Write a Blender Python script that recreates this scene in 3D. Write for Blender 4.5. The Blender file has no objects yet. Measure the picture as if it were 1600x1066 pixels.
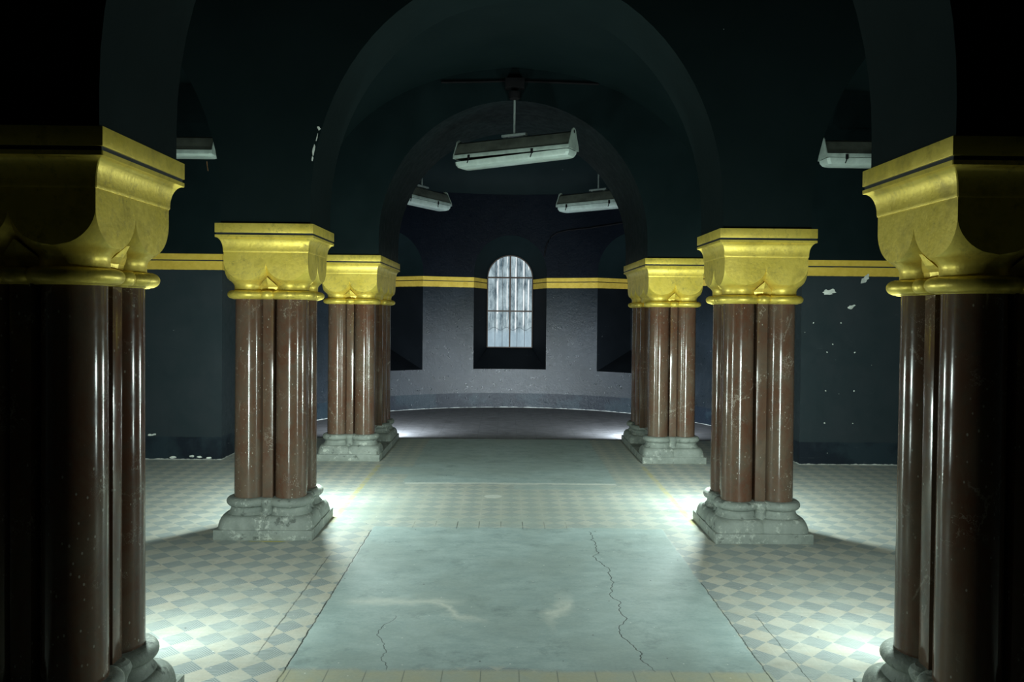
import bpy, bmesh, math, random
from mathutils import Vector, Matrix

R = math.radians
pi = math.pi
random.seed(4)
S = bpy.context.scene
COL = S.collection

# ------------------------------------------------------------------ camera
cd = bpy.data.cameras.new('camera')
cam = bpy.data.objects.new('camera', cd)
COL.objects.link(cam)
cd.sensor_fit = 'HORIZONTAL'
cd.sensor_width = 36.0
cd.lens = 1255.0 / 1600.0 * 36.0
cd.shift_y = -21.0 / 1600.0
cd.clip_start = 0.05
M = (Matrix.Translation((-0.087, 0.0, 1.88)) @ Matrix.Rotation(R(-0.46), 4, 'Z')
     @ Matrix.Rotation(R(90 - 1.0), 4, 'X') @ Matrix.Rotation(R(0.55), 4, 'Z'))
cam.matrix_world = M
S.camera = cam

# ------------------------------------------------------------------ world, exposure
w = bpy.data.worlds.new('world')
S.world = w
w.use_nodes = True
w.node_tree.nodes['Background'].inputs['Color'].default_value = (0.25, 0.4, 0.5, 1)
w.node_tree.nodes['Background'].inputs['Strength'].default_value = 0.0
S.view_settings.view_transform = 'Standard'
S.view_settings.look = 'None'
S.view_settings.gamma = 1.0
S.view_settings.use_curve_mapping = False
S.view_settings.exposure = 0.0

# ------------------------------------------------------------------ hidden work lamps standing behind the columns
GREEN = (0.83, 1.0, 0.94)
COOL = (0.78, 0.90, 1.0)


def panel(x, y, z, w, h, col, p, turn):
    """upright light panel standing behind a pier"""
    d = bpy.data.lights.new('work_panel', 'AREA')
    d.shape = 'RECTANGLE'
    d.size, d.size_y = w, h
    d.energy = p
    d.color = col
    o = bpy.data.objects.new('work_panel', d)
    o.location = (x, y, z)
    o.rotation_euler = (R(90), 0, R(turn))
    COL.objects.link(o)


def lamp(x, y, col, powers, r=0.05):
    """bare work lamp"""
    for z, p in powers:
        d = bpy.data.lights.new('work_lamp', 'POINT')
        d.energy = p
        d.color = col
        d.shadow_soft_size = r
        o = bpy.data.objects.new('work_lamp', d)
        o.location = (x, y, z)
        COL.objects.link(o)


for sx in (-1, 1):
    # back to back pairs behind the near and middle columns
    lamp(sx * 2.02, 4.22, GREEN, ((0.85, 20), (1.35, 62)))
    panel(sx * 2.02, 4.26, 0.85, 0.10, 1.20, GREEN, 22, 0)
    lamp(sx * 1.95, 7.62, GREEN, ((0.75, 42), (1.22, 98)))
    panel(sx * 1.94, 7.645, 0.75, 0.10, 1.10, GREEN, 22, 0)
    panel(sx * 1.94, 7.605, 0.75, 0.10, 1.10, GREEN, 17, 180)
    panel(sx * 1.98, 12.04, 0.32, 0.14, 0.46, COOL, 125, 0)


# ------------------------------------------------------------------ node helpers
class N:
    def __init__(self, name):
        self.mat = bpy.data.materials.new(name)
        self.mat.use_nodes = True
        self.t = self.mat.node_tree
        self.b = self.t.nodes['Principled BSDF']
        self.out = self.t.nodes['Material Output']

    def link(self, a, b):
        self.t.links.new(a, b)

    def put(self, sock, v):
        if hasattr(v, 'is_output'):
            self.link(v, sock)
        elif isinstance(v, (tuple, list)):
            sock.default_value = tuple(v) + ((1,) if len(v) == 3 and sock.type == 'RGBA' else ())
        else:
            sock.default_value = v

    def m(self, op, a, b=None, c=None, clamp=False):
        n = self.t.nodes.new('ShaderNodeMath')
        n.operation = op
        n.use_clamp = clamp
        self.put(n.inputs[0], a)
        if b is not None:
            self.put(n.inputs[1], b)
        if c is not None:
            self.put(n.inputs[2], c)
        return n.outputs[0]

    def pos(self):
        g = self.t.nodes.new('ShaderNodeNewGeometry')
        return g.outputs['Position']

    def obj(self):
        g = self.t.nodes.new('ShaderNodeTexCoord')
        return g.outputs['Object']

    def xyz(self, v):
        n = self.t.nodes.new('ShaderNodeSeparateXYZ')
        self.link(v, n.inputs[0])
        return n.outputs[0], n.outputs[1], n.outputs[2]

    def scale(self, v, s, loc=(0, 0, 0)):
        n = self.t.nodes.new('ShaderNodeMapping')
        self.link(v, n.inputs['Vector'])
        n.inputs['Scale'].default_value = s
        n.inputs['Location'].default_value = loc
        return n.outputs[0]

    def noise(self, v, sc=5.0, det=4.0, rough=0.55, dist=0.0):
        n = self.t.nodes.new('ShaderNodeTexNoise')
        self.link(v, n.inputs['Vector'])
        n.inputs['Scale'].default_value = sc
        n.inputs['Detail'].default_value = det
        n.inputs['Roughness'].default_value = rough
        n.inputs['Distortion'].default_value = dist
        return n.outputs['Fac']

    def voro(self, v, sc=5.0, feature='F1'):
        n = self.t.nodes.new('ShaderNodeTexVoronoi')
        n.feature = feature
        self.link(v, n.inputs['Vector'])
        n.inputs['Scale'].default_value = sc
        return n.outputs['Distance']

    def ramp(self, f, lo, hi, a=0.0, b=1.0):
        n = self.t.nodes.new('ShaderNodeMapRange')
        n.clamp = True
        self.put(n.inputs[0], f)
        n.inputs[1].default_value = lo
        n.inputs[2].default_value = hi
        n.inputs[3].default_value = a
        n.inputs[4].default_value = b
        return n.outputs[0]

    def mix(self, f, a, b):
        n = self.t.nodes.new('ShaderNodeMix')
        n.data_type = 'RGBA'
        self.put(n.inputs[0], f)
        self.put(n.inputs[6], a)
        self.put(n.inputs[7], b)
        return n.outputs[2]

    def band(self, v, lo, hi, e=0.004):
        """1 inside lo..hi"""
        return self.m('MULTIPLY', self.ramp(v, lo - e, lo + e), self.ramp(v, hi - e, hi + e, 1.0, 0.0))

    def bump(self, h, strength=0.2, dist=0.01):
        n = self.t.nodes.new('ShaderNodeBump')
        n.inputs['Strength'].default_value = strength
        n.inputs['Distance'].default_value = dist
        self.link(h, n.inputs['Height'])
        self.link(n.outputs[0], self.b.inputs['Normal'])

    def set(self, **k):
        for key, v in k.items():
            self.put(self.b.inputs[{'color': 'Base Color', 'rough': 'Roughness', 'metal': 'Metallic',
                                    'spec': 'Specular IOR Level', 'coat': 'Coat Weight',
                                    'coatr': 'Coat Roughness'}[key]], v)
        return self.mat


# ------------------------------------------------------------------ materials
def mat_floor():
    n = N('encaustic_tile_and_concrete_floor')
    P = n.pos()
    x, y, z = n.xyz(P)
    T = 0.193
    u = n.m('DIVIDE', n.m('ADD', x, 0.1125 + 100 * T), T)
    v = n.m('DIVIDE', n.m('ADD', y, 0.1455 + 100 * T), T)
    fu = n.m('FRACT', u)
    fv = n.m('FRACT', v)
    du = n.m('ABSOLUTE', n.m('SUBTRACT', fu, 0.5))
    dv = n.m('ABSOLUTE', n.m('SUBTRACT', fv, 0.5))
    diam = n.ramp(n.m('ADD', du, dv), 0.485, 0.50, 1.0, 0.0)
    # fine hatching pressed in the grey lozenges
    h1 = n.m('SINE', n.m('MULTIPLY', fv, 2 * pi * 11))
    h2 = n.m('SINE', n.m('MULTIPLY', n.m('ADD', fu, fv), 2 * pi * 11))
    side = n.ramp(fu, 0.49, 0.51)
    h = n.m('ADD', n.m('MULTIPLY', h1, n.m('SUBTRACT', 1.0, side)), n.m('MULTIPLY', h2, side))
    hatch = n.ramp(h, -0.5, 0.6)
    big = n.noise(P, 1.3, 4, 0.6)
    med = n.noise(P, 6.0, 5, 0.65)
    fine = n.noise(P, 45.0, 3, 0.7)
    streak = n.noise(n.scale(P, (1.0, 1.7, 1.0)), 4.5, 6, 0.72)
    cream = n.mix(n.ramp(med, 0.35, 0.65), (0.44, 0.415, 0.345), (0.55, 0.52, 0.44))
    grey = n.mix(hatch, (0.160, 0.200, 0.212), (0.38, 0.41, 0.40))
    # wear: patches where the pattern is rubbed to a uniform grey
    wear = n.ramp(n.m('ADD', n.m('MULTIPLY', big, 0.6), n.m('MULTIPLY', med, 0.4)), 0.40, 0.64, 0.0, 0.85)
    wear = n.m('MAXIMUM', wear, n.ramp(y, 5.2, 7.0, 0.0, 0.5))
    tile = n.mix(diam, cream, grey)
    tile = n.mix(wear, tile, (0.36, 0.40, 0.37))
    # joints between the square tiles
    ju = n.ramp(du, 0.488, 0.496)
    jv = n.ramp(dv, 0.488, 0.496)
    joint = n.m('MAXIMUM', ju, jv)
    tile = n.mix(n.m('MULTIPLY', joint, n.ramp(med, 0.3, 0.7, 0.1, 0.8)), tile, (0.52, 0.52, 0.45))
    dirt = n.ramp(streak, 0.52, 0.75, 0.0, 0.5)
    tile = n.mix(dirt, tile, (0.22, 0.25, 0.22))
    # the middle walk is rubbed more and greyer
    nave = n.m('MULTIPLY', n.band(x, -1.62, 1.62, 0.05), n.band(y, 6.9, 12.2, 0.05))
    tile = n.mix(n.m('MULTIPLY', nave, n.ramp(big, 0.3, 0.6, 0.05, 0.5)), tile, (0.33, 0.385, 0.34))
    # plain beige tiles at the near end of the walk
    near = n.m('MULTIPLY', n.band(x, -1.24, 1.32, 0.01), n.ramp(y, 4.17, 4.22, 1.0, 0.0))
    fx = n.m('FRACT', n.m('DIVIDE', n.m('ADD', x, 50.0), 0.2))
    nj = n.ramp(n.m('ABSOLUTE', n.m('SUBTRACT', fx, 0.5)), 0.478, 0.492)
    ntile = n.mix(nj, n.mix(n.ramp(med, 0.3, 0.7), (0.42, 0.40, 0.28), (0.36, 0.39, 0.33)), (0.22, 0.23, 0.19))
    tile = n.mix(near, tile, ntile)
    # concrete screed patches with irregular borders
    jag = n.m('MULTIPLY', n.m('SUBTRACT', n.noise(P, 9.0, 5, 0.7), 0.5), 0.10)
    jag2 = n.m('MULTIPLY', n.m('SUBTRACT', n.noise(P, 2.0, 2, 0.5), 0.5), 0.10)
    xj = n.m('ADD', x, n.m('MULTIPLY', jag, 0.5))
    yj = n.m('ADD', y, n.m('ADD', jag, jag2))
    c1 = n.m('MULTIPLY', n.band(xj, -1.225, 1.30, 0.008), n.band(yj, 4.205, 7.02, 0.02))
    c2 = n.m('MULTIPLY', n.band(n.m('ADD', x, jag), -1.20, 1.16, 0.01), n.band(yj, 8.86, 11.98, 0.01))
    c3 = n.m('MULTIPLY', n.band(n.m('ADD', x, jag), -1.55, 1.0, 0.01), n.band(yj, 9.30, 9.75, 0.01))
    c4 = n.m('MULTIPLY', n.band(xj, 0.02, 0.95, 0.01), n.band(yj, 8.55, 8.80, 0.01))
    conc = n.m('MAXIMUM', n.m('MAXIMUM', c1, c2), n.m('MAXIMUM', c3, n.m('MULTIPLY', c4, 0.6)))
    ccol = n.mix(n.ramp(streak, 0.3, 0.7), (0.265, 0.345, 0.34), (0.40, 0.485, 0.47))
    ccol = n.mix(n.ramp(big, 0.42, 0.62, 0.0, 0.5), ccol, (0.27, 0.325, 0.30))
    ccol = n.mix(n.ramp(n.noise(P, 3.1, 6, 0.75), 0.55, 0.70, 0.0, 0.6), ccol, (0.16, 0.21, 0.205))
    # pale scuffs in the screed
    sx_ = n.m('ADD', x, n.m('MULTIPLY', n.m('SUBTRACT', n.noise(P, 4.0, 4, 0.6), 0.5), 0.35))
    sy_ = n.m('ADD', y, n.m('MULTIPLY', n.m('SUBTRACT', n.noise(P, 5.0, 4, 0.6), 0.5), 0.22))
    sc1 = n.m('MULTIPLY', n.band(sx_, -1.05, -0.42, 0.10), n.band(sy_, 5.16, 5.24, 0.05))
    sl = n.m('ADD', n.m('ADD', sy_, n.m('MULTIPLY', sx_, 0.95)), 0.0)
    sc2 = n.m('MULTIPLY', n.band(sx_, -0.62, -0.28, 0.06), n.band(sl, 4.60, 4.68, 0.04))
    sl2 = n.m('SUBTRACT', sy_, n.m('MULTIPLY', sx_, 2.2))
    sc3 = n.m('MULTIPLY', n.band(sx_, 0.20, 0.33, 0.04), n.band(sl2, 4.36, 4.60, 0.10))
    scuff = n.m('MAXIMUM', n.m('MAXIMUM', sc1, sc2), sc3)
    ccol = n.mix(n.m('MULTIPLY', scuff, 0.75), ccol, (0.60, 0.62, 0.55))
    col = n.mix(conc, tile, ccol)
    # white cement edge of the far patch
    lip = n.m('MULTIPLY', n.band(x, -1.18, 1.15, 0.01), n.band(yj, 8.80, 8.875, 0.008))
    col = n.mix(n.m('MULTIPLY', lip, 0.6), col, (0.62, 0.64, 0.58))
    oval = n.m('ADD', n.m('POWER', n.m('DIVIDE', n.m('ADD', x, 0.20), 0.095), 2.0),
               n.m('POWER', n.m('DIVIDE', n.m('SUBTRACT', y, 8.22), 0.085), 2.0))
    col = n.mix(n.ramp(oval, 0.7, 1.1, 0.6, 0.0), col, (0.62, 0.64, 0.58))
    # cracks and the open joint along the patch
    wob = n.m('MULTIPLY', n.m('SUBTRACT', n.noise(n.scale(P, (0.01, 1, 1)), 2.0, 4, 0.55), 0.5), 0.42)
    d1 = n.m('ABSOLUTE', n.m('SUBTRACT', n.m('ADD', x, wob), 0.66))
    k1 = n.m('MULTIPLY', n.ramp(d1, 0.002, 0.005, 0.9, 0.0), n.band(y, 4.2, 6.9, 0.02))
    d2 = n.m('ABSOLUTE', n.m('ADD', n.m('ADD', x, wob), 0.76))
    k2 = n.m('MULTIPLY', n.ramp(d2, 0.001, 0.004, 0.8, 0.0), n.band(y, 4.2, 4.95, 0.02))
    d3 = n.m('ABSOLUTE', n.m('ADD', n.m('ADD', x, n.m('MULTIPLY', jag, 0.35)), 1.228))
    k3 = n.m('MULTIPLY', n.ramp(d3, 0.002, 0.006, 1.0, 0.0), n.band(y, 3.6, 6.9, 0.02))
    d4 = n.m('ABSOLUTE', n.m('SUBTRACT', n.m('ADD', x, n.m('MULTIPLY', jag, 0.35)), 1.305))
    k4 = n.m('MULTIPLY', n.ramp(d4, 0.002, 0.005, 0.8, 0.0), n.band(y, 3.6, 5.6, 0.02))
    d5 = n.m('ABSOLUTE', n.m('ADD', n.m('ADD', x, n.m('MULTIPLY', jag, 0.35)), 1.43))
    k5 = n.m('MULTIPLY', n.ramp(d5, 0.002, 0.006, 0.7, 0.0), n.band(y, 4.4, 6.2, 0.1))
    d6 = n.m('ABSOLUTE', n.m('SUBTRACT', n.m('ADD', x, n.m('MULTIPLY', jag, 0.35)), 1.50))
    k6 = n.m('MULTIPLY', n.ramp(d6, 0.001, 0.004, 0.7, 0.0), n.band(y, 3.6, 5.0, 0.02))
    # chipped joints where the screed meets the tile row
    row = n.m('MULTIPLY', n.band(y, 6.98, 7.22, 0.02), n.m('MULTIPLY', n.band(x, -1.2, 0.5, 0.02), n.ramp(du, 0.47, 0.49)))
    kk = n.m('MAXIMUM', n.m('MAXIMUM', n.m('MAXIMUM', k1, k2), n.m('MAXIMUM', k3, k4)), n.m('MAXIMUM', n.m('MAXIMUM', k5, k6), n.m('MULTIPLY', row, n.ramp(big, 0.45, 0.6, 0.0, 0.7))))
    col = n.mix(n.m('MULTIPLY', kk, n.ramp(med, 0.3, 0.5, 0.5, 1.0)), col, (0.02, 0.025, 0.022))
    # faded yellow lines along the aisles
    ax = n.m('ABSOLUTE', n.m('ADD', x, n.m('MULTIPLY', jag, 0.2)))
    yl = n.m('MULTIPLY', n.band(ax, 1.60, 1.655, 0.01), n.band(y, 7.15, 9.9, 0.05))
    col = n.mix(n.m('MULTIPLY', yl, n.ramp(med, 0.4, 0.6, 0.2, 0.7)), col, (0.50, 0.44, 0.16))
    ym = n.m('MULTIPLY', n.band(x, -2.16, -1.88, 0.02), n.band(y, 6.528, 6.553, 0.004))
    col = n.mix(n.m('MULTIPLY', ym, n.ramp(med, 0.35, 0.55, 0.2, 0.9)), col, (0.65, 0.55, 0.06))
    # dark rim of dirt round the apse floor, which is paved with grey slabs
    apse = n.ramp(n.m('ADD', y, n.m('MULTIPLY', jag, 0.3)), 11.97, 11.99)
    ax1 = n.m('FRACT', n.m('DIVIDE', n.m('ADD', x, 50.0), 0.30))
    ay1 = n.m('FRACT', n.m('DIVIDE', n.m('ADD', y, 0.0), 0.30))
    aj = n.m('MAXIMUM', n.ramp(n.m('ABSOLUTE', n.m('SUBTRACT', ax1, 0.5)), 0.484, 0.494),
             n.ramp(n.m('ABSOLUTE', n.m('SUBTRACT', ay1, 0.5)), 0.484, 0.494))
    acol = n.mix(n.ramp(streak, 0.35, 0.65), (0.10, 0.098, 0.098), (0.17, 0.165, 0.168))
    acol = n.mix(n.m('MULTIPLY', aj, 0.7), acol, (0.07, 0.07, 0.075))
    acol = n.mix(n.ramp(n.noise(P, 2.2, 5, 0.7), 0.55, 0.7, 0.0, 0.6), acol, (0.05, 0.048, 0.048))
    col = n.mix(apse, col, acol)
    # little white crumbs and dark specks
    sp = n.voro(P, 9.0)
    col = n.mix(n.ramp(sp, 0.035, 0.055, 0.7, 0.0), col, (0.75, 0.76, 0.70))
    sp2 = n.voro(n.scale(P, (1, 1, 1), (3.3, 1.7, 0)), 6.0)
    col = n.mix(n.ramp(sp2, 0.025, 0.045, 0.8, 0.0), col, (0.05, 0.055, 0.05))
    col = n.mix(n.ramp(fine, 0.35, 0.65, 0.12, 0.0), col, (0.1, 0.12, 0.11))
    n.bump(n.m('SUBTRACT', n.m('ADD', n.m('MULTIPLY', fine, 0.25), n.m('MULTIPLY', conc, 0.5)), n.m('MULTIPLY', kk, 1.0)), 0.25, 0.01)
    return n.set(color=col, rough=n.ramp(med, 0.3, 0.7, 0.5, 0.72), spec=0.35)


def mat_wall(name, glossy=False, reveal=False):
    """dark oil paint: navy skirting, slate dado, gold double band, near-black teal above"""
    n = N(name)
    P = n.pos()
    x, y, z = n.xyz(P)
    big = n.noise(P, 1.6, 5, 0.6)
    med = n.noise(P, 9.0, 5, 0.65)
    fine = n.noise(P, 60.0, 4, 0.7)
    zj = n.m('ADD', z, n.m('MULTIPLY', n.m('SUBTRACT', med, 0.5), 0.012))
    if glossy:
        dado = n.mix(n.ramp(big, 0.35, 0.65), (0.007, 0.011, 0.014), (0.014, 0.020, 0.026))
    else:
        dado = n.mix(n.ramp(big, 0.35, 0.65), (0.018, 0.029, 0.034), (0.025, 0.034, 0.040))
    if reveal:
        dado = n.mix(n.ramp(big, 0.35, 0.65), (0.004, 0.0055, 0.007), (0.006, 0.008, 0.010))  # niche reveals: darker tones than the wall's own dado
    skirt = n.mix(n.ramp(big, 0.45, 0.55), (0.008, 0.013, 0.020), (0.016, 0.028, 0.036))
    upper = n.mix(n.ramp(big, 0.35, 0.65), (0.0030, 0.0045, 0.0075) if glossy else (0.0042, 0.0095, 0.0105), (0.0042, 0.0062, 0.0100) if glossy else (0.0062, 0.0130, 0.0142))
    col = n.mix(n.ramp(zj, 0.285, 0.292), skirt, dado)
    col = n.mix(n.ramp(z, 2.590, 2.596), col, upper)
    gold = n.mix(n.ramp(med, 0.3, 0.7), (0.56, 0.38, 0.05), (0.70, 0.50, 0.085))
    g = n.m('MAXIMUM', n.band(zj, 2.392, 2.502, 0.002), n.band(z, 2.518, 2.592, 0.002))
    col = n.mix(g, col, gold)
    # peeling at the foot and pale specks
    foot = n.ramp(n.m('ADD', z, n.m('MULTIPLY', n.m('SUBTRACT', med, 0.5), 0.05)), 0.006, 0.014, 1.0, 0.0)
    col = n.mix(n.m('MULTIPLY', foot, n.ramp(big, 0.3, 0.6, 0.4, 1.0)), col, (0.50, 0.52, 0.48))
    sp = n.voro(P, 5.0)
    lowz = n.ramp(z, 2.2, 2.4, 1.0, 0.0)
    col = n.mix(n.m('MULTIPLY', n.ramp(sp, 0.018, 0.03, 0.8, 0.0), lowz), col, (0.5, 0.53, 0.5))
    scr = n.noise(n.scale(P, (1.2, 1.2, 22.0)), 2.2, 4, 0.7)
    col = n.mix(n.m('MULTIPLY', n.ramp(scr, 0.70, 0.73, 0.0, 0.35), lowz), col, (0.20, 0.23, 0.23))
    if glossy:
        lump = n.noise(P, 14.0, 6, 0.75)
        grit = n.noise(P, 34.0, 5, 0.8)
        n.bump(n.m('ADD', n.m('MULTIPLY', lump, n.ramp(z, 0.0, 1.5, 1.6, 0.7)), n.m('MULTIPLY', grit, 0.3)), 0.5, 0.018)
        rough = n.ramp(med, 0.3, 0.7, 0.24, 0.42)
        return n.set(color=col, rough=rough, spec=n.m('MULTIPLY', n.ramp(z, 0.2, 2.6, 0.95, 0.08), n.ramp(zj, 0.285, 0.292, 0.5, 1.0)))  # light falloff up the wall put into the sheen: specular fades with height
    n.bump(n.m('ADD', med, n.m('MULTIPLY', fine, 0.2)), 0.10, 0.01)
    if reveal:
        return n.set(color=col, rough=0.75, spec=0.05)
    return n.set(color=col, rough=n.ramp(med, 0.3, 0.7, 0.42, 0.6), spec=n.ramp(z, 2.3, 2.7, 0.25, 0.06))


def mat_vault():
    n = N('dark_teal_vault_paint')
    P = n.pos()
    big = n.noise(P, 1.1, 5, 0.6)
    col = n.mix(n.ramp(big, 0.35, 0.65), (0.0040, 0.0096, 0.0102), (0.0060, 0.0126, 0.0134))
    sp = n.voro(P, 3.0)
    col = n.mix(n.ramp(sp, 0.010, 0.018, 0.8, 0.0), col, (0.4, 0.45, 0.45))
    n.bump(n.noise(P, 7.0, 5, 0.6), 0.12, 0.02)
    return n.set(color=col, rough=0.6, spec=0.07)


def mat_marble():
    n = N('polished_red_brown_marble')
    P = n.pos()
    cloud = n.noise(n.scale(P, (1, 1, 0.55)), 3.5, 6, 0.7, 0.6)
    med = n.noise(P, 16.0, 6, 0.7, 0.4)
    col = n.mix(n.ramp(cloud, 0.36, 0.64), (0.112, 0.050, 0.029), (0.135, 0.096, 0.066))
    col = n.mix(n.ramp(med, 0.48, 0.70, 0.0, 0.6), col, (0.090, 0.078, 0.058))
    warp = n.m('MULTIPLY', n.m('SUBTRACT', n.noise(P, 5.0, 5, 0.7), 0.5), 1.0)
    ad = n.t.nodes.new('ShaderNodeVectorMath')
    ad.operation = 'ADD'
    n.link(P, ad.inputs[0])
    cx = n.t.nodes.new('ShaderNodeCombineXYZ')
    for i in range(3):
        n.link(warp, cx.inputs[i])
    n.link(cx.outputs[0], ad.inputs[1])
    vein = n.voro(n.scale(ad.outputs[0], (1, 1, 0.5)), 3.2, 'DISTANCE_TO_EDGE')
    vf = n.m('MULTIPLY', n.ramp(vein, 0.004, 0.016, 1.0, 0.0), n.ramp(n.noise(P, 4.0, 3, 0.5), 0.50, 0.62))
    col = n.mix(n.m('MULTIPLY', vf, 0.65), col, (0.38, 0.33, 0.27))
    fl = n.voro(n.scale(P, (1, 1, 0.6)), 34.0)
    col = n.mix(n.m('MULTIPLY', n.ramp(fl, 0.10, 0.16, 0.8, 0.0), n.ramp(n.noise(P, 3.0, 3, 0.6), 0.46, 0.56)), col, (0.42, 0.40, 0.34))
    return n.set(color=col, rough=n.ramp(med, 0.3, 0.7, 0.10, 0.19), spec=0.55)


def mat_gold():
    n = N('gold_bronze_paint')
    P = n.pos()
    big = n.noise(P, 3.0, 5, 0.65)
    med = n.noise(P, 22.0, 5, 0.7)
    col = n.mix(n.ramp(big, 0.35, 0.65), (0.78, 0.60, 0.085), (0.92, 0.72, 0.14))
    rub = n.m('MULTIPLY', n.ramp(med, 0.52, 0.72), n.ramp(n.noise(P, 4.0, 4, 0.6), 0.42, 0.60))
    col = n.mix(n.ramp(n.noise(P, 6.5, 5, 0.7), 0.50, 0.72, 0.0, 0.55), col, (0.34, 0.26, 0.06))
    col = n.mix(n.m('MULTIPLY', rub, 0.65), col, (0.16, 0.12, 0.035))
    n.bump(n.m('ADD', n.noise(P, 40.0, 4, 0.6), n.m('MULTIPLY', big, 1.5)), 0.22, 0.006)
    return n.set(color=col, rough=n.ramp(med, 0.3, 0.7, 0.33, 0.48), metal=0.45, spec=0.5)


def mat_stone():
    n = N('grey_green_sandstone')
    P = n.pos()
    big = n.noise(P, 4.0, 6, 0.7)
    med = n.noise(P, 26.0, 5, 0.7)
    col = n.mix(n.ramp(big, 0.35, 0.65), (0.18, 0.205, 0.182), (0.275, 0.305, 0.272))
    col = n.mix(n.m('MULTIPLY', n.ramp(med, 0.50, 0.60, 0.0, 0.75), n.ramp(n.noise(P, 7.0, 4, 0.6), 0.50, 0.60)), col, (0.50, 0.53, 0.47))
    pit = n.noise(P, 11.0, 4, 0.6)
    col = n.mix(n.ramp(pit, 0.33, 0.39, 0.7, 0.0), col, (0.05, 0.058, 0.05))
    n.bump(n.m('ADD', n.m('MULTIPLY', big, 2.0), med), 0.4, 0.012)
    return n.set(color=col, rough=0.62, spec=0.35)


def mat_plain(name, color, rough=0.5, metal=0.0, var=0.25, spec=0.5, sc=8.0):
    n = N(name)
    P = n.obj()
    f = n.noise(P, sc, 5, 0.65)
    dark = tuple(c * (1 - var) for c in color)
    lite = tuple(min(1, c * (1 + var)) for c in color)
    col = n.mix(n.ramp(f, 0.35, 0.65), dark, lite)
    return n.set(color=col, rough=rough, metal=metal, spec=spec)


def mat_pane():
    """grimy glazing with daylight behind it: upright streaks"""
    n = N('daylit_streaked_glazing')
    P = n.obj()
    x, y, z = n.xyz(P)
    st = n.noise(n.scale(P, (1, 1, 0.10)), 13.0, 5, 0.75)
    bl = n.noise(n.scale(P, (1, 1, 0.55)), 7.0, 5, 0.7)
    f = n.m('ADD', n.m('MULTIPLY', st, 0.55), n.m('MULTIPLY', bl, 0.45))
    c = n.mix(n.ramp(f, 0.38, 0.60), (0.035, 0.065, 0.09), (0.46, 0.58, 0.62))
    li = None
    for px, hw in ((-0.262, 0.016), (-0.06, 0.008), (0.118, 0.013), (0.285, 0.012), (0.385, 0.012)):
        b = n.ramp(n.m('ABSOLUTE', n.m('SUBTRACT', x, px)), hw * 0.35, hw * 1.5, 1.0, 0.0)
        li = b if li is None else n.m('MAXIMUM', li, b)
    gaps = n.ramp(n.noise(n.scale(P, (6, 1, 1)), 3.2, 3, 0.5), 0.38, 0.48)
    li = n.m('MULTIPLY', n.m('MULTIPLY', li, gaps), n.ramp(z, 1.42, 1.52))
    c = n.mix(li, c, (1.0, 1.05, 1.05))
    low = n.ramp(z, 1.46, 1.58, 0.75, 0.0)
    c = n.mix(low, c, (0.34, 0.46, 0.54))
    wire = n.m('ABSOLUTE', n.m('SUBTRACT', n.m('ADD', z, n.m('MULTIPLY', n.m('SINE', n.m('MULTIPLY', x, 24.0)), 0.03)), 1.56))
    c = n.mix(n.ramp(wire, 0.006, 0.014, 0.6, 0.0), c, (0.06, 0.08, 0.09))
    e = n.b.inputs['Emission Color']
    n.link(c, e)
    n.b.inputs['Emission Strength'].default_value = 1.0
    return n.set(color=(0.03, 0.04, 0.045), rough=0.12, spec=0.5)


MF = mat_floor()
MW = mat_wall('dark_oil_painted_plaster')
MA = mat_wall('glossy_dark_apse_plaster', True)
MRV = mat_wall('matt_dark_niche_reveal', False, True)
MV = mat_vault()
MM = mat_marble()
MG = mat_gold()
MS = mat_stone()
MN = mat_plain('navy_groove_paint', (0.012, 0.018, 0.026), 0.5)
ME = mat_plain('pale_green_enamel', (0.30, 0.37, 0.335), 0.42, 0.0, 0.2)
MED = mat_plain('grimy_enamel_reflector', (0.075, 0.085, 0.070), 0.5, 0.0, 0.35, sc=5.0)
MC = mat_plain('milky_plastic_cover', (0.42, 0.51, 0.47), 0.28, 0.0, 0.12)
MK = mat_plain('black_rubber', (0.006, 0.006, 0.007), 0.8, spec=0.1)
MR = mat_plain('rusty_iron', (0.16, 0.085, 0.035), 0.7, 0.3, 0.4, sc=30)
MFR = mat_plain('brown_iron_glazing_bar', (0.055, 0.035, 0.025), 0.55, 0.2)
MP = mat_plain('bare_white_plaster', (0.62, 0.66, 0.61), 0.8)
MI = mat_plain('galvanised_pipe', (0.28, 0.33, 0.32), 0.4, 0.3)
MPANE = mat_pane()


# ------------------------------------------------------------------ mesh helpers
def link(name, bm, mats, parent=None, smooth=30.0, loc=None):
    me = bpy.data.meshes.new(name)
    bmesh.ops.recalc_face_normals(bm, faces=bm.faces)
    bm.to_mesh(me)
    bm.free()
    for mt in (mats if isinstance(mats, (list, tuple)) else [mats]):
        me.materials.append(mt)
    if smooth:
        me.polygons.foreach_set('use_smooth', [True] * len(me.polygons))
        me.set_sharp_from_angle(angle=R(smooth))
    o = bpy.data.objects.new(name, me)
    COL.objects.link(o)
    if parent:
        o.parent = parent
    if loc:
        o.location = loc
    return o


def empty(name, label, cat, loc, rz=0.0, group=None):
    o = bpy.data.objects.new(name, None)
    o.empty_display_size = 0.2
    COL.objects.link(o)
    o.location = loc
    o.rotation_euler = (0, 0, rz)
    o['label'] = label
    o['category'] = cat
    if group:
        o['group'] = group
    return o


def struct(o):
    o['kind'] = 'structure'
    return o


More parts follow.
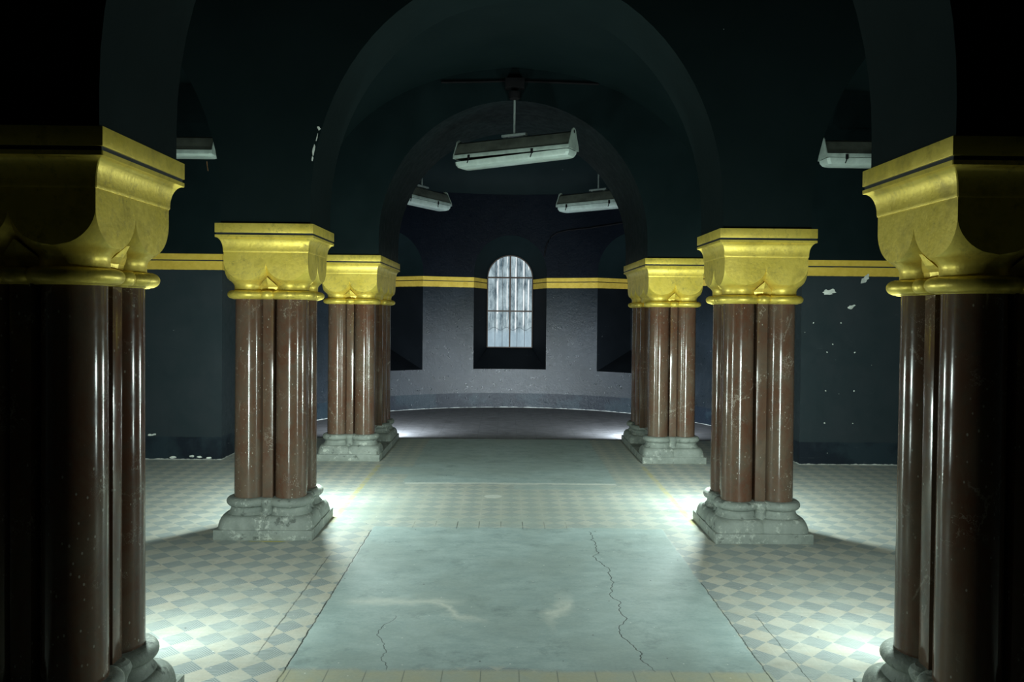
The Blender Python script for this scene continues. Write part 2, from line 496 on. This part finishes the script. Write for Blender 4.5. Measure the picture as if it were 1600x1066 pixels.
def box(bm, x0, x1, y0, y1, z0, z1, bev=0.0, mi=0):
    b = bmesh.new()
    vs = [b.verts.new((x, y, z)) for x in (x0, x1) for y in (y0, y1) for z in (z0, z1)]
    for f in ((0, 1, 3, 2), (4, 6, 7, 5), (0, 4, 5, 1), (2, 3, 7, 6), (0, 2, 6, 4), (1, 5, 7, 3)):
        b.faces.new([vs[i] for i in f])
    if bev:
        bmesh.ops.bevel(b, geom=list(b.edges), offset=bev, segments=2, affect='EDGES', profile=0.6)
    bmesh.ops.recalc_face_normals(b, faces=b.faces)
    merge(bm, b, mi)


def merge(bm, b, mi=0):
    b.verts.ensure_lookup_table()
    mp = {v: bm.verts.new(v.co) for v in b.verts}
    for f in b.faces:
        try:
            nf = bm.faces.new([mp[v] for v in f.verts])
            nf.material_index = mi
        except ValueError:
            pass
    b.free()


def loft(bm, rings, close=True, cap0=True, cap1=True, mi=0):
    rr = [[bm.verts.new(p) for p in r] for r in rings]
    k = len(rr[0])
    for a, b in zip(rr, rr[1:]):
        for i in range(k if close else k - 1):
            j = (i + 1) % k
            f = bm.faces.new((a[i], a[j], b[j], b[i]))
            f.material_index = mi
    if cap0:
        bm.faces.new(rr[0][::-1]).material_index = mi
    if cap1:
        bm.faces.new(rr[-1]).material_index = mi
    return rr


def lathe(bm, cx, cy, prof, k=48, mi=0):
    loft(bm, [[(cx + r * math.cos(2 * pi * i / k), cy + r * math.sin(2 * pi * i / k), z) for i in range(k)] for r, z in prof], mi=mi)


def tube(bm, pts, r, k=8, mi=0):
    rings = []
    pts = [Vector(p) for p in pts]
    for i, p in enumerate(pts):
        d = (pts[min(i + 1, len(pts) - 1)] - pts[max(i - 1, 0)]).normalized()
        a = Vector((0, 0, 1)) if abs(d.z) < 0.9 else Vector((1, 0, 0))
        s = d.cross(a).normalized()
        t = s.cross(d)
        rings.append([p + r * (math.cos(2 * pi * j / k) * s + math.sin(2 * pi * j / k) * t) for j in range(k)])
    loft(bm, rings, mi=mi)


# ------------------------------------------------------------------ the setting
HALL_X, Y_REAR = 6.0, -3.2
ROWS = ((3.18, 3.92), (6.59, 7.33), (10.12, 11.95))
AP_Y, AP_A, AP_B = 12.30, 3.66, 3.75           # apse plan: centre, half width, depth

bm = bmesh.new()
box(bm, -6.3, 6.3, Y_REAR - 0.3, 17.6, -0.3, 0.0)
struct(link('floor', bm, MF, smooth=0))

for side, sx in (('left', -1), ('right', 1)):
    bm = bmesh.new()
    box(bm, sx * HALL_X - (0.3 if sx < 0 else 0), sx * HALL_X + (0.3 if sx > 0 else 0), Y_REAR, 12.0, 0, 5.8)
    struct(link('wall_' + side, bm, MW, smooth=0))
bm = bmesh.new()
box(bm, -6.3, 6.3, Y_REAR - 0.3, Y_REAR, 0, 5.8)
struct(link('wall_rear', bm, MW, smooth=0))


def arch(cx, a, b, zc, z0, n=40):
    """opening outline from its left foot over the crown to its right foot"""
    p = [(cx - a, z0)]
    p += [(cx - a * math.cos(pi * i / n), zc + b * math.sin(pi * i / n)) for i in range(n + 1)]
    p += [(cx + a, z0)]
    return p


ABZ = 2.597


def cross_wall(name, y0, y1, outline, extra=None, mat=None):
    b = bmesh.new()
    f0 = [b.verts.new((x, y0, z)) for x, z in outline]
    f1 = [b.verts.new((x, y1, z)) for x, z in outline]
    b.faces.new(f0)
    b.faces.new(f1[::-1])
    k = len(f0)
    for i in range(k):
        j = (i + 1) % k
        b.faces.new((f0[j], f0[i], f1[i], f1[j]))
    b.normal_update()
    bmesh.ops.triangulate(b, faces=[f for f in b.faces if len(f.verts) > 4], ngon_method='BEAUTY')
    if extra:
        extra(b)
    return struct(link(name, b, [mat or MV, MP], smooth=35))


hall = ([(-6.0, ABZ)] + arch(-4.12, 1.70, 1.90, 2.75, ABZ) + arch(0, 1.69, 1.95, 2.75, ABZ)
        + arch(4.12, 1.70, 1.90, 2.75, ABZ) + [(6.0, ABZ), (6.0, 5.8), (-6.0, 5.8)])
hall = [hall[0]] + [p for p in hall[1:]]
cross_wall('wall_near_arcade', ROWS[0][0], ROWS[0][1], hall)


def edge_chips(b):
    """knocks along the edge of the middle arch"""
    rnd = random.Random(3)
    for x, z, w, h, r in ((-1.625, 3.375, 0.012, 0.018, 0.5), (-1.665, 3.20, 0.009, 0.045, -0.12), (-1.675, 3.13, 0.006, 0.02, -0.1), (-1.64, 3.30, 0.004, 0.03, -0.2)):
        vs = []
        for i in range(11):
            a = 2 * pi * i / 11
            q = 1 + rnd.uniform(-0.3, 0.3)
            px, pz = w * q * math.cos(a), h * q * math.sin(a)
            vs.append(b.verts.new((x + px * math.cos(r) - pz * math.sin(r), ROWS[1][0] - 0.002, z + px * math.sin(r) + pz * math.cos(r))))
        f = b.faces.new(vs)
        f.material_index = 1
        f.normal_update()
        bmesh.ops.triangulate(b, faces=[f])


cross_wall('wall_middle_arcade', ROWS[1][0], ROWS[1][1], hall, edge_chips)


def chips(b):
    """places where the paint has flaked off the right end wall"""
    rnd = random.Random(7)
    cnt = [0]

    def flake(x, z, w, h, rot, k=14, ir=0.35):
        vs = []
        cnt[0] += 1
        for i in range(k):
            a = 2 * pi * i / k
            rr = 1 + rnd.uniform(-ir, ir)
            px, pz = w * rr * math.cos(a), h * rr * math.sin(a)
            vs.append(b.verts.new((x + px * math.cos(rot) - pz * math.sin(rot), ROWS[2][0] - 0.001 - 0.0006 * cnt[0],
                                   z + px * math.sin(rot) + pz * math.cos(rot))))
        f = b.faces.new(vs)
        f.material_index = 1
        f.normal_update()
        bmesh.ops.triangulate(b, faces=[f])
    flake(3.97, 2.185, 0.062, 0.040, 0.0)
    flake(4.03, 2.195, 0.052, 0.028, 0.1)
    flake(4.43, 2.340, 0.050, 0.032, 0.5)
    flake(4.465, 2.375, 0.048, 0.028, 1.0)
    flake(4.27, 2.000, 0.036, 0.020, 0.2)
    flake(4.305, 2.015, 0.030, 0.012, 0.5)
    for x, z in ((3.98, 1.43), (4.33, 1.43), (3.97, 0.94), (4.33, 0.94), (3.96, 0.53), (4.32, 0.53), (4.05, 1.53), (4.15, 1.80), (3.80, 1.80)):
        flake(x, z, 0.010, 0.009, 0, 8)
    for x, z in ((-4.02, 0.035), (-4.25, 0.02), (-3.92, 0.03), (-3.80, 0.02), (-4.55, 0.30), (-4.50, 0.305)):
        flake(x, z + 0.01, rnd.uniform(0.02, 0.05), 0.012, 0.1, 10)


far = ([(-6.0, 0.0), (-3.65, 0.0)] + arch(-3.035, 0.615, 0.72, 2.75, 2.70)[0:]
       + [(-2.42, ABZ), (-1.69, ABZ)] + arch(0, 1.69, 1.73, 2.82, ABZ)[1:] + [(2.42, ABZ)]
       + arch(3.035, 0.615, 0.72, 2.75, 2.70) + [(3.65, 0.0), (6.0, 0.0), (6.0, 5.8), (-6.0, 5.8)])
cross_wall('wall_far_arcade', ROWS[2][0], ROWS[2][1], far, chips, MW)


# groined vault over the three aisles
def vault_z(x, y):
    ax = abs(x)
    zn = 3.20 + 1.75 * math.sqrt(max(0, 1 - (ax / 2.42) ** 2)) if ax < 2.42 else 2.8
    za = 2.75 + 1.95 * math.sqrt(max(0, 1 - ((ax - 4.12) / 1.72) ** 2))
    zc = 2.8
    for y0, y1 in ((-3.2, -0.3), (0.4, 3.18), (3.92, 6.59), (7.33, 10.12)):
        if y0 <= y <= y1:
            t = (y - (y0 + y1) / 2) / ((y1 - y0) / 2)
            zc = 2.75 + 1.40 * math.sqrt(max(0, 1 - t * t))
    return max(zn, za, zc) if y > 7.0 else max(zn, za, zc, 4.05 + 0.9 * math.sqrt(max(0, 1 - (ax / 6.4) ** 2)))


bm = bmesh.new()
ys = []
for y0, y1 in ((-3.2, -0.3), (-0.3, 0.4), (0.4, 3.2), (3.2, 3.9), (3.9, 6.61), (6.61, 7.31), (7.31, 10.14)):
    k = max(2, int((y1 - y0) / 0.07))
    for i in range(k):
        t = i / k
        ys.append(y0 + (y1 - y0) * (0.5 - 0.5 * math.cos(pi * t)))
ys.append(10.14)
xs = []
for x0, x1 in ((-6, -2.42), (-2.42, 2.42), (2.42, 6)):
    for i in range(56):
        xs.append(x0 + (x1 - x0) * (0.5 - 0.5 * math.cos(pi * i / 56)))
xs.append(6.0)
gr = [[bm.verts.new((x, y, vault_z(x, y))) for x in xs] for y in ys]
for a, b in zip(gr, gr[1:]):
    for i in range(len(xs) - 1):
        bm.faces.new((a[i], a[i + 1], b[i + 1], b[i]))
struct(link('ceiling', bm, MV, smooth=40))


# apse: curved wall with three splayed niches
def apse_pt(th, z, d=0.0):
    return Vector(((AP_A + d) * math.sin(th), AP_Y + (AP_B + d) * math.cos(th), z))


NICHE_W, SILL, SPR = 0.745, 0.77, 2.685
HT = NICHE_W / AP_B


def niche_top(dth):
    s = min(1.0, abs(dth) / HT)
    return SPR + 0.755 * math.sqrt(max(0.0, 1 - s * s))


CENTRES = (R(-39.0), 0.0, R(39.0))
ths = set()
for i in range(91):
    ths.add(round(-pi / 2 + pi * i / 90, 6))
cuts = set()
for c in CENTRES:
    ths = {t for t in ths if not (c - HT - 0.012 < t < c + HT + 0.012)}
    for i in range(33):
        cuts.add(round(c - HT * math.cos(pi * i / 32), 6))
allth = sorted(ths | cuts)
ZT = 4.25
bm = bmesh.new()
for t0, t1 in zip(allth, allth[1:]):
    mid = (t0 + t1) / 2
    hit = [c for c in CENTRES if abs(mid - c) < HT]
    zs = [(0.0, 0.0, ZT, ZT)]
    if hit:
        c = hit[0]
        zs = [(0.0, 0.0, SILL, SILL), (niche_top(t0 - c), niche_top(t1 - c), ZT, ZT)]
    for a0, a1, b0, b1 in zs:
        q = [bm.verts.new(p) for p in (apse_pt(t0, a0), apse_pt(t1, a1), apse_pt(t1, b1), apse_pt(t0, b0))]
        bm.faces.new(q)
# straight cheeks between arch and curve
for sx in (-1, 1):
    q = [bm.verts.new(p) for p in ((sx * AP_A, 11.9, 0), (sx * AP_A, AP_Y, 0), (sx * AP_A, AP_Y, ZT), (sx * AP_A, 11.9, ZT))]
    bm.faces.new(q)


def outline(hw, z0, zs, rise, n=32):
    p = [(-hw * math.cos(pi * i / n), z0) for i in range(n)]
    p += [(hw, z0 + (zs - z0) * i / 10) for i in range(10)]
    p += [(hw * math.cos(pi * i / n), zs + rise * math.sin(pi * i / n)) for i in range(n)]
    p += [(-hw, zs - (zs - z0) * i / 10) for i in range(10)]
    return p


REV = 0.78
WHW, WZ0, WZS = 0.475, 1.165, 2.62
for c in CENTRES:
    po = [apse_pt(c + s / AP_B, z) for s, z in outline(NICHE_W, SILL, SPR, 0.755)]
    nrm = Vector((math.sin(c), math.cos(c), 0))
    tan = Vector((math.cos(c), -math.sin(c), 0))
    ctr = apse_pt(c, 0) + nrm * REV
    pi_ = [ctr + tan * s + Vector((0, 0, z)) for s, z in outline(WHW, WZ0, WZS, WHW)]
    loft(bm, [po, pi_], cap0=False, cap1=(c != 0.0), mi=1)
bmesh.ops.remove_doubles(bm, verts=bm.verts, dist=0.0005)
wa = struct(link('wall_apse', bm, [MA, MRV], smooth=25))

bm = bmesh.new()
n1 = 40
rings = []
for i in range(n1 + 1):
    th = -pi / 2 + pi * i / n1
    rings.append([(AP_A * math.sin(th) * math.cos(f), AP_Y + AP_B * math.cos(th) * math.cos(f), ZT + 1.45 * math.sin(f))
                  for f in [pi / 2 * j / 16 for j in range(17)]])
loft(bm, rings, close=False, cap0=False, cap1=False)
half = [(AP_A * math.cos(pi * j / 32), ZT + 1.45 * math.sin(pi * j / 32)) for j in range(33)]
loft(bm, [[(x, yy, z) for x, z in half] for yy in (11.9, AP_Y)], close=False, cap0=False, cap1=False)
bmesh.ops.remove_doubles(bm, verts=bm.verts, dist=0.0005)
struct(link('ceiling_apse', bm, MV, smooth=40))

# ------------------------------------------------------------------ the window in the apse
WY = AP_Y + AP_B + REV
bm = bmesh.new()
po = outline(WHW + 0.004, WZ0, WZS, WHW + 0.004)
pi2 = outline(WHW - 0.018, WZ0 + 0.018, WZS, WHW - 0.018)
rings = [[(x, WY - 0.03, z) for x, z in po], [(x, WY - 0.03, z) for x, z in pi2],
         [(x, WY + 0.02, z) for x, z in pi2], [(x, WY + 0.02, z) for x, z in po], [(x, WY - 0.03, z) for x, z in po]]
loft(bm, rings, cap0=False, cap1=False)
box(bm, -0.017, 0.017, WY - 0.035, WY + 0.02, WZ0, WZS + WHW)
for z in (1.93, 2.63):
    box(bm, -WHW + 0.005, WHW - 0.005, WY - 0.033, WY + 0.02, z - 0.016, z + 0.016)
bmesh.ops.remove_doubles(bm, verts=bm.verts, dist=0.0002)
win = struct(link('window_1', bm, MFR, smooth=30))
bm = bmesh.new()
v0 = [(x, WY - 0.004, z) for x, z in outline(WHW - 0.004, WZ0 + 0.002, WZS, WHW - 0.004)]
v1 = [(x, WY + 0.004, z) for x, z in outline(WHW - 0.004, WZ0 + 0.002, WZS, WHW - 0.004)]
loft(bm, [v0, v1])
link('pane', bm, MPANE, win, smooth=0)
bm = bmesh.new()
for x in (-0.31, -0.155, 0.155, 0.31):
    top = WZS + math.sqrt(WHW ** 2 - x ** 2) - 0.02
    tube(bm, [(x, WY - 0.012, WZ0 + 0.01), (x, WY - 0.012, top)], 0.0035)
link('grille', bm, MFR, win)


# ------------------------------------------------------------------ clustered columns
CELL = 0.345
SH_R = 0.127
Z_PL, Z_LT, Z_SC, Z_UT = 0.085, 0.195, 0.250, 0.325
Z_ST, Z_RG, Z_NK, Z_LN, Z_SP, Z_FC, Z_CV, Z_GR, Z_AB = 1.985, 2.050, 2.080, 2.134, 2.290, 2.365, 2.500, 2.518, 2.595


def cushion_ring(s, r, z, n1=8, n2=16):
    """cut of a square block of half width s by a round of radius r"""
    q = []
    fc = math.acos(min(1.0, s / r)) if r > s else 0.0
    fc = min(fc, pi / 4)
    rr = min(r, s * math.sqrt(2))
    for k in range(4):
        pts = []
        for i in range(n1):
            f = fc * i / n1
            d = min(rr, s / math.cos(f))
            pts.append((d, f))
        for i in range(n2):
            f = fc + (pi / 2 - 2 * fc) * i / n2
            pts.append((min(rr, s / max(math.cos(f), math.sin(f))), f))
        for i in range(n1):
            f = pi / 2 - fc + fc * i / n1
            pts.append((min(rr, s / math.sin(f)), f))
        for d, f in pts:
            a = f + k * pi / 2
            q.append((d * math.cos(a), d * math.sin(a), z))
    return q


def cushion_profile():
    s = CELL / 2
    pr = [(0.136, Z_RG - 0.005), (0.133, Z_RG + 0.012), (0.133, Z_NK)]
    for i in range(1, 9):
        t = i / 8
        pr.append((0.133 + (s - 0.133) * t ** 2.2, Z_NK + (Z_LN - Z_NK) * t))
    for i in range(1, 19):
        t = 1 - math.sin(pi / 2 * i / 18)
        pr.append((s * math.sqrt(2 - t * t), Z_SP - (Z_SP - Z_LN) * t))
    pr.append((s * math.sqrt(2), Z_FC + 0.004))
    return pr


def superellipse(cx, cy, hx, hy, e, z, k=64):
    q = []
    for i in range(k):
        a = 2 * pi * i / k
        c, s_ = math.cos(a), math.sin(a)
        q.append((cx + hx * math.copysign(abs(c) ** (2 / e), c), cy + hy * math.copysign(abs(s_) ** (2 / e), s_), z))
    return q


def square_ring(hx, hy, z, c=0.004):
    return [(hx - c, -hy, z), (hx, -hy + c, z), (hx, hy - c, z), (hx - c, hy, z),
            (-hx + c, hy, z), (-hx, hy - c, z), (-hx, -hy + c, z), (-hx + c, -hy, z)]


def make_column(label, cells, loc, group):
    """cells: list of (depth, has_shaft) from front to back"""
    root = empty('clustered_column', label, 'column', loc, 0, group)
    root['kind'] = 'thing'
    Ly = sum(d for d, _ in cells)
    hx, hy = CELL, Ly / 2
    cy, edges = [], [-hy]
    y = -hy
    for d, s in cells:
        cy.append(y + d / 2)
        y += d
        edges.append(y)
    shafts = [(sx * CELL / 2, c) for c, (d, s) in zip(cy, cells) if s for sx in (-1, 1)]
    inner = edges[1:-1]
    gaps = [(c, d) for c, (d, s) in zip(cy, cells) if not s]
    # ---- plinth
    bm = bmesh.new()
    box(bm, -0.405, 0.405, -hy - 0.06, hy + 0.06, 0.0, Z_PL, 0.008)
    link('plinth', bm, MS, root)
    # ---- moulded base
    bm = bmesh.new()
    for x, c in shafts:
        pr = []
        for i in range(13):
            t = i / 12
            a = pi / 2 * t
            pr.append((0.172 + 0.050 * math.cos(a) ** 0.8, Z_PL - 0.004 + (Z_LT - Z_PL) * math.sin(a), 6.0 - 3.4 * t))
        for i in range(1, 8):
            t = i / 7
            pr.append((0.170 - 0.018 * math.sin(pi * t * 0.75), Z_LT + (Z_SC - Z_LT) * t, 2.6 - 0.6 * t))
        for i in range(11):
            a = -pi / 2 + pi * i / 10
            pr.append((0.150 + 0.040 * math.cos(a), (Z_SC + Z_UT) / 2 + (Z_UT - Z_SC) / 2 * math.sin(a), 2.0))
        pr.append((0.125, Z_UT, 2.0))
        loft(bm, [superellipse(x, c, h, h, e, z) for h, z, e in pr])
    # fillets between the round mouldings
    fil = [(0.0, -hy + 0.085, 0.05), (0.0, hy - 0.085, 0.05)]
    for c in inner:
        fil += [(-CELL + 0.085, c, 0.05), (CELL - 0.085, c, 0.05)] if not any(abs(c - (g - d / 2)) < 0.01 or abs(c - (g + d / 2)) < 0.01 for g, d in gaps) else []
    for x, c, r in fil:
        lathe(bm, x, c, [(0.10, Z_PL), (0.085, 0.14), (0.055, Z_LT), (0.045, 0.225), (0.05, Z_SC), (0.062, 0.275), (0.066, 0.29), (0.058, 0.312), (0.04, Z_UT)], 20)
    box(bm, -0.18, 0.18, -hy + 0.16, hy - 0.16, Z_PL - 0.004, Z_UT - 0.005, 0.02)
    link('base', bm, MS, root)
    # ---- core strips between the shafts
    bm = bmesh.new()
    box(bm, -0.043, 0.043, -hy + 0.078, hy - 0.078, Z_UT - 0.02, Z_ST + 0.02, 0.004)
    for c in inner:
        box(bm, -CELL + 0.078, CELL - 0.078, c - 0.043, c + 0.043, Z_UT - 0.02, Z_ST + 0.02, 0.004)
    box(bm, -0.17, 0.17, -hy + 0.17, hy - 0.17, Z_UT - 0.02, Z_ST + 0.02, 0.004)
    for c, d in gaps:
        box(bm, -0.215, 0.215, c - d / 2 - 0.02, c + d / 2 + 0.02, Z_UT - 0.02, Z_ST + 0.02, 0.004)
    link('core', bm, MM, root)
    # ---- shafts
    for x, c in shafts:
        bm = bmesh.new()
        lathe(bm, 0, 0, [(SH_R + 0.004, Z_UT - 0.004), (SH_R + 0.003, Z_UT + 0.02), (SH_R + 0.001, 0.9), (SH_R - 0.001, 1.6), (SH_R - 0.002, Z_ST + 0.002)], 56)
        link('shaft', bm, MM, root, 40, (x, c, 0))
    # ---- necking ring
    bm = bmesh.new()
    zr = (Z_ST + Z_RG) / 2

    def ring(x, c, R0, r):
        rr = []
        for i in range(17):
            a = -pi / 2 + pi * i / 16
            rr.append((R0 + r * math.cos(a), zr + 0.0345 * math.sin(a)))
        lathe(bm, x, c, [(R0 - 0.02, zr - 0.036), (R0 - 0.004, zr - 0.038)] + rr + [(0.06, zr + 0.034)], 48)
    for x, c in shafts:
        ring(x, c, 0.150, 0.040)
    for x, c in [(0, -hy + 0.075), (0, hy - 0.075)] + [(sx * (CELL - 0.075), e) for e in inner for sx in (-1, 1)]:
        ring(x, c, 0.040, 0.030)
    for c, d in gaps:
        box(bm, -0.235, 0.235, c - d / 2, c + d / 2, zr - 0.034, zr + 0.034, 0.02)
    box(bm, -0.2, 0.2, -hy + 0.15, hy - 0.15, zr - 0.03, zr + 0.034)
    link('necking_ring', bm, MG, root, 40)
    # ---- cushion capital
    bm = bmesh.new()
    prof = cushion_profile()
    s = CELL / 2
    for c, (d, sh) in zip(cy, cells):
        for sx in (-1, 1):
            ky = d / CELL
            b = bmesh.new()
            loft(b, [[(sx * s + px, c + py * ky, z) for px, py, _ in cushion_ring(s, r, 0)] for r, z in prof])
            bmesh.ops.remove_doubles(b, verts=b.verts, dist=0.00005)
            merge(bm, b)

    def spur(x, c, dx, dy):
        # little wedge between two cushions
        p = Vector((x, c, 0))
        o = Vector((dx, dy, 0))
        t = Vector((-dy, dx, 0))
        rr = []
        for w_, dep, z in ((0.085, -0.092, Z_RG - 0.005), (0.082, -0.086, Z_NK), (0.055, -0.066, Z_LN - 0.025), (0.003, -0.038, Z_LN + 0.025)):
            a = p + o * dep
            rr.append([a + t * w_ + Vector((0, 0, z)), a + o * 0.012 + Vector((0, 0, z)), a - t * w_ + Vector((0, 0, z)), a - o * 0.15 + Vector((0, 0, z))])
        loft(bm, rr)
    spur(0, -hy, 0, -1)
    spur(0, hy, 0, 1)
    for e in inner:
        spur(-hx, e, -1, 0)
        spur(hx, e, 1, 0)
    box(bm, -0.2, 0.2, -hy + 0.15, hy - 0.15, Z_RG - 0.01, Z_FC)
    cap = link('capital', bm, MG, root, 13)
    # ---- abacus: cavetto, groove, flat fascia
    bm = bmesh.new()
    rg = [square_ring(hx + 0.004, hy + 0.004, Z_FC - 0.002)]
    rg.append(square_ring(hx + 0.006, hy + 0.006, Z_FC + 0.006))
    for i in range(11):
        a = pi / 2 * i / 10
        rg.append(square_ring(hx + 0.006 + 0.046 * (1 - math.cos(a)), hy + 0.006 + 0.046 * (1 - math.cos(a)), Z_FC + 0.012 + (Z_CV - 0.020 - Z_FC - 0.012) * math.sin(a)))
    rg.append(square_ring(hx + 0.055, hy + 0.055, Z_CV - 0.018))
    rg.append(square_ring(hx + 0.055, hy + 0.055, Z_CV))
    loft(bm, rg)
    box(bm, -hx - 0.055, hx + 0.055, -hy - 0.055, hy + 0.055, Z_GR, Z_AB, 0.003)
    ab = link('abacus', bm, MG, root, 32)
    bm = bmesh.new()
    box(bm, -hx - 0.047, hx + 0.047, -hy - 0.047, hy + 0.047, Z_CV - 0.001, Z_GR + 0.001)
    g = link('groove', bm, MN, ab, 0)
    g['label'] = 'dark navy groove line'
    return root


def copy_tree(o, parent=None):
    c = o.copy()
    COL.objects.link(c)
    c.parent = parent
    for ch in list(o.children):
        copy_tree(ch, c)
    return c


TWO = [(CELL, True), (CELL, True)]
DEEP = [(CELL, True), (0.70, False), (CELL, True), (CELL, True)]
CX = 2.06
GRP = 'clustered marble columns with gold capitals'
YN, YM = 3.147 + 0.4, 6.56 + 0.4
first = make_column('near left clustered column, cut by the photo edge, its gold capital mostly in black shadow', TWO, (-CX, YN, 0), GRP)
for (x, y, lab) in (
        (CX, YN, 'near right clustered column, cut by the photo edge, gold capital lit on its inner face'),
        (-CX, YM, 'middle left clustered column of red-brown marble, gold capital and grey stone base fully in view'),
        (CX, YM, 'middle right clustered column of red-brown marble, beside the wall with white flaked spots')):
    c = copy_tree(first)
    c.location = (x, y, 0)
    c['label'] = lab
deep_hy = sum(d for d, _ in DEEP) / 2
YB = 10.09 + 0.055 + deep_hy
b1 = make_column('far left deep clustered pier, small behind the middle left column, at the apse opening', DEEP, (-CX, YB, 0), GRP)
b2 = copy_tree(b1)
b2.location = (CX, YB, 0)
b2['label'] = 'far right deep clustered pier, small behind the middle right column, at the apse opening'


# ------------------------------------------------------------------ fluorescent fittings
def make_fixture(label, loc, rz, L, rod, mount=True, deep=1.0):
    root = empty('fluorescent_light', label, 'light fixture', loc, rz, 'hanging fluorescent fittings')
    # origin: underside of the housing rim, length along x
    prof = [(-0.130, 0.0), (-0.128, 0.035), (-0.060, 0.185), (-0.030, 0.205), (0.030, 0.205), (0.060, 0.185), (0.128, 0.035), (0.130, 0.0)]
    bm = bmesh.new()
    inn = [(y * 0.94, max(0.0, z - 0.006)) for y, z in prof]
    ringp = prof + inn[::-1]
    loft(bm, [[(x, y, z) for y, z in ringp] for x in (-L / 2, L / 2)])
    link('reflector', bm, MED, root, 25)
    bm = bmesh.new()
    for sy in (-1, 1):
        box(bm, -L / 2 - 0.004, L / 2 + 0.004, sy * 0.136 - 0.006, sy * 0.136 + 0.006, -0.012, 0.034, 0.003)
    link('rim', bm, ME, root, 25)
    # end plates: round-topped
    for sx in (-1, 1):
        bm = bmesh.new()
        p = [(-0.142, -0.012), (-0.136, 0.04)]
        for i in range(13):
            a = pi - pi * i / 12
            p.append((0.062 * math.cos(a), 0.190 + 0.058 * math.sin(a)))
        p += [(0.136, 0.04), (0.142, -0.012)]
        x0 = sx * (L / 2 + 0.002)
        loft(bm, [[(x0, y, z) for y, z in p], [(x0 + sx * 0.012, y, z) for y, z in p]])
        e = link('end_plate', bm, ME, root, 25)
        bm = bmesh.new()
        k = 16
        loft(bm, [[(x0 + sx * d, 0.016 * math.cos(2 * pi * i / k), 0.205 + 0.022 * math.sin(2 * pi * i / k)) for i in range(k)] for d in (0.006, 0.0145)])
        link('cable_hole', bm, MK, e, 25)
    # shallow plastic trough under the rim, ends sloped
    bm = bmesh.new()
    rr = []
    for t, inset in ((-0.018, 0.0), (-0.05, 0.004), (-0.085, 0.022), (-0.100, 0.055)):
        hx_, hy_ = L / 2 - inset * 1.3, 0.138 - inset
        c = 0.03
        t *= deep
        rr.append([(hx_ - c, -hy_, t), (hx_, -hy_ + c, t), (hx_, hy_ - c, t), (hx_ - c, hy_, t),
                   (-hx_ + c, hy_, t), (-hx_, hy_ - c, t), (-hx_, -hy_ + c, t), (-hx_ + c, -hy_, t)])
    loft(bm, rr)
    link('cover', bm, MC, root, 25)
    # spring clips
    for sx in (-0.72, 0.40):
        for sy in (-1, 1):
            bm = bmesh.new()
            x0 = sx * L / 2
            box(bm, x0 - 0.016, x0 + 0.016, sy * 0.145 - 0.006, sy * 0.145 + 0.006, -0.036, 0.02, 0.003)
            tube(bm, [(x0, sy * 0.146, -0.03), (x0 - 0.02, sy * 0.150, -0.085)], 0.006)
            link('clip', bm, MK, root, 25)
    bm = bmesh.new()
    box(bm, -0.17, 0.17, -0.03, 0.03, 0.222, 0.252, 0.004)
    for sx in (-1, 1):
        box(bm, sx * 0.12 - 0.015, sx * 0.12 + 0.015, -0.015, 0.015, 0.200, 0.226)
    link('bracket', bm, MI, root, 25)
    bm = bmesh.new()
    tube(bm, [(0, 0, 0.25), (0, 0, rod)], 0.014, 12)
    link('rod', bm, MI, root, 40)
    if mount:
        bm = bmesh.new()
        lathe(bm, 0, 0, [(0.03, rod - 0.07), (0.065, rod - 0.05), (0.075, rod - 0.01), (0.075, rod + 0.03)], 24)
        link('ceiling_cup', bm, MK, root, 40)
    return root


f1 = make_fixture('largest fluorescent light fitting, hanging on a rod under the crown of the far arch', (0.0, 10.03, 3.86), R(-29), 1.60, 0.74)
f2 = make_fixture('fluorescent light fitting cut by the near left pier, with a rusty wire at its end', (-4.33, 9.55, 3.72), R(0), 1.60, 0.95, True, 0.35)
f3 = make_fixture('fluorescent light fitting half hidden by the near right pier', (4.46, 9.55, 3.76), R(1), 1.60, 0.95)
f4 = make_fixture('small fluorescent light fitting in the apse, left one, sloping steeply away', (-1.52, 13.6, 3.77), R(62), 1.45, 1.7)
f5 = make_fixture('small fluorescent light fitting in the apse, right one, nearly level', (1.46, 13.6, 3.75), R(-40), 1.55, 1.7)
for ch in f1.children:
    if ch.name.startswith('cover'):      # its plastic trough hangs open at one end
        ch.rotation_euler = (0, R(-1.3), 0)
        ch.location = (0, 0, -0.018)
bm = bmesh.new()
tube(bm, [(0.74, -0.12, -0.10), (0.745, -0.121, -0.15), (0.755, -0.121, -0.21)], 0.006)
link('hanging_wire', bm, MR, f2)

# ------------------------------------------------------------------ cables on the masonry
bm = bmesh.new()
pts = [apse_pt(R(d), z, -0.012) for d, z in ((10.6, 3.02), (10.9, 3.16), (11.6, 3.30), (12.6, 3.40), (14.5, 3.485), (18, 3.53), (24.4, 3.56), (31, 3.60), (38, 3.64), (46, 3.68))]
tube(bm, pts, 0.014)
o = link('wall_cable', bm, MK)
o['label'] = 'black cable curving over the apse wall above and beside the arched window'
o['category'] = 'cable'
bm = bmesh.new()
yy = ROWS[2][0] - 0.014
tube(bm, [(-0.92, yy, 4.765), (-0.5, yy, 4.775), (-0.1, yy, 4.79), (0.3, yy, 4.785), (0.7, yy, 4.775), (1.05, yy, 4.765)], 0.014)
box(bm, -0.12, 0.12, yy - 0.13, yy + 0.016, 4.68, 4.80, 0.008)
o = link('ceiling_cable', bm, MK)
o['label'] = 'dark cable and junction box running level along the crown of the far arch'
o['category'] = 'cable'
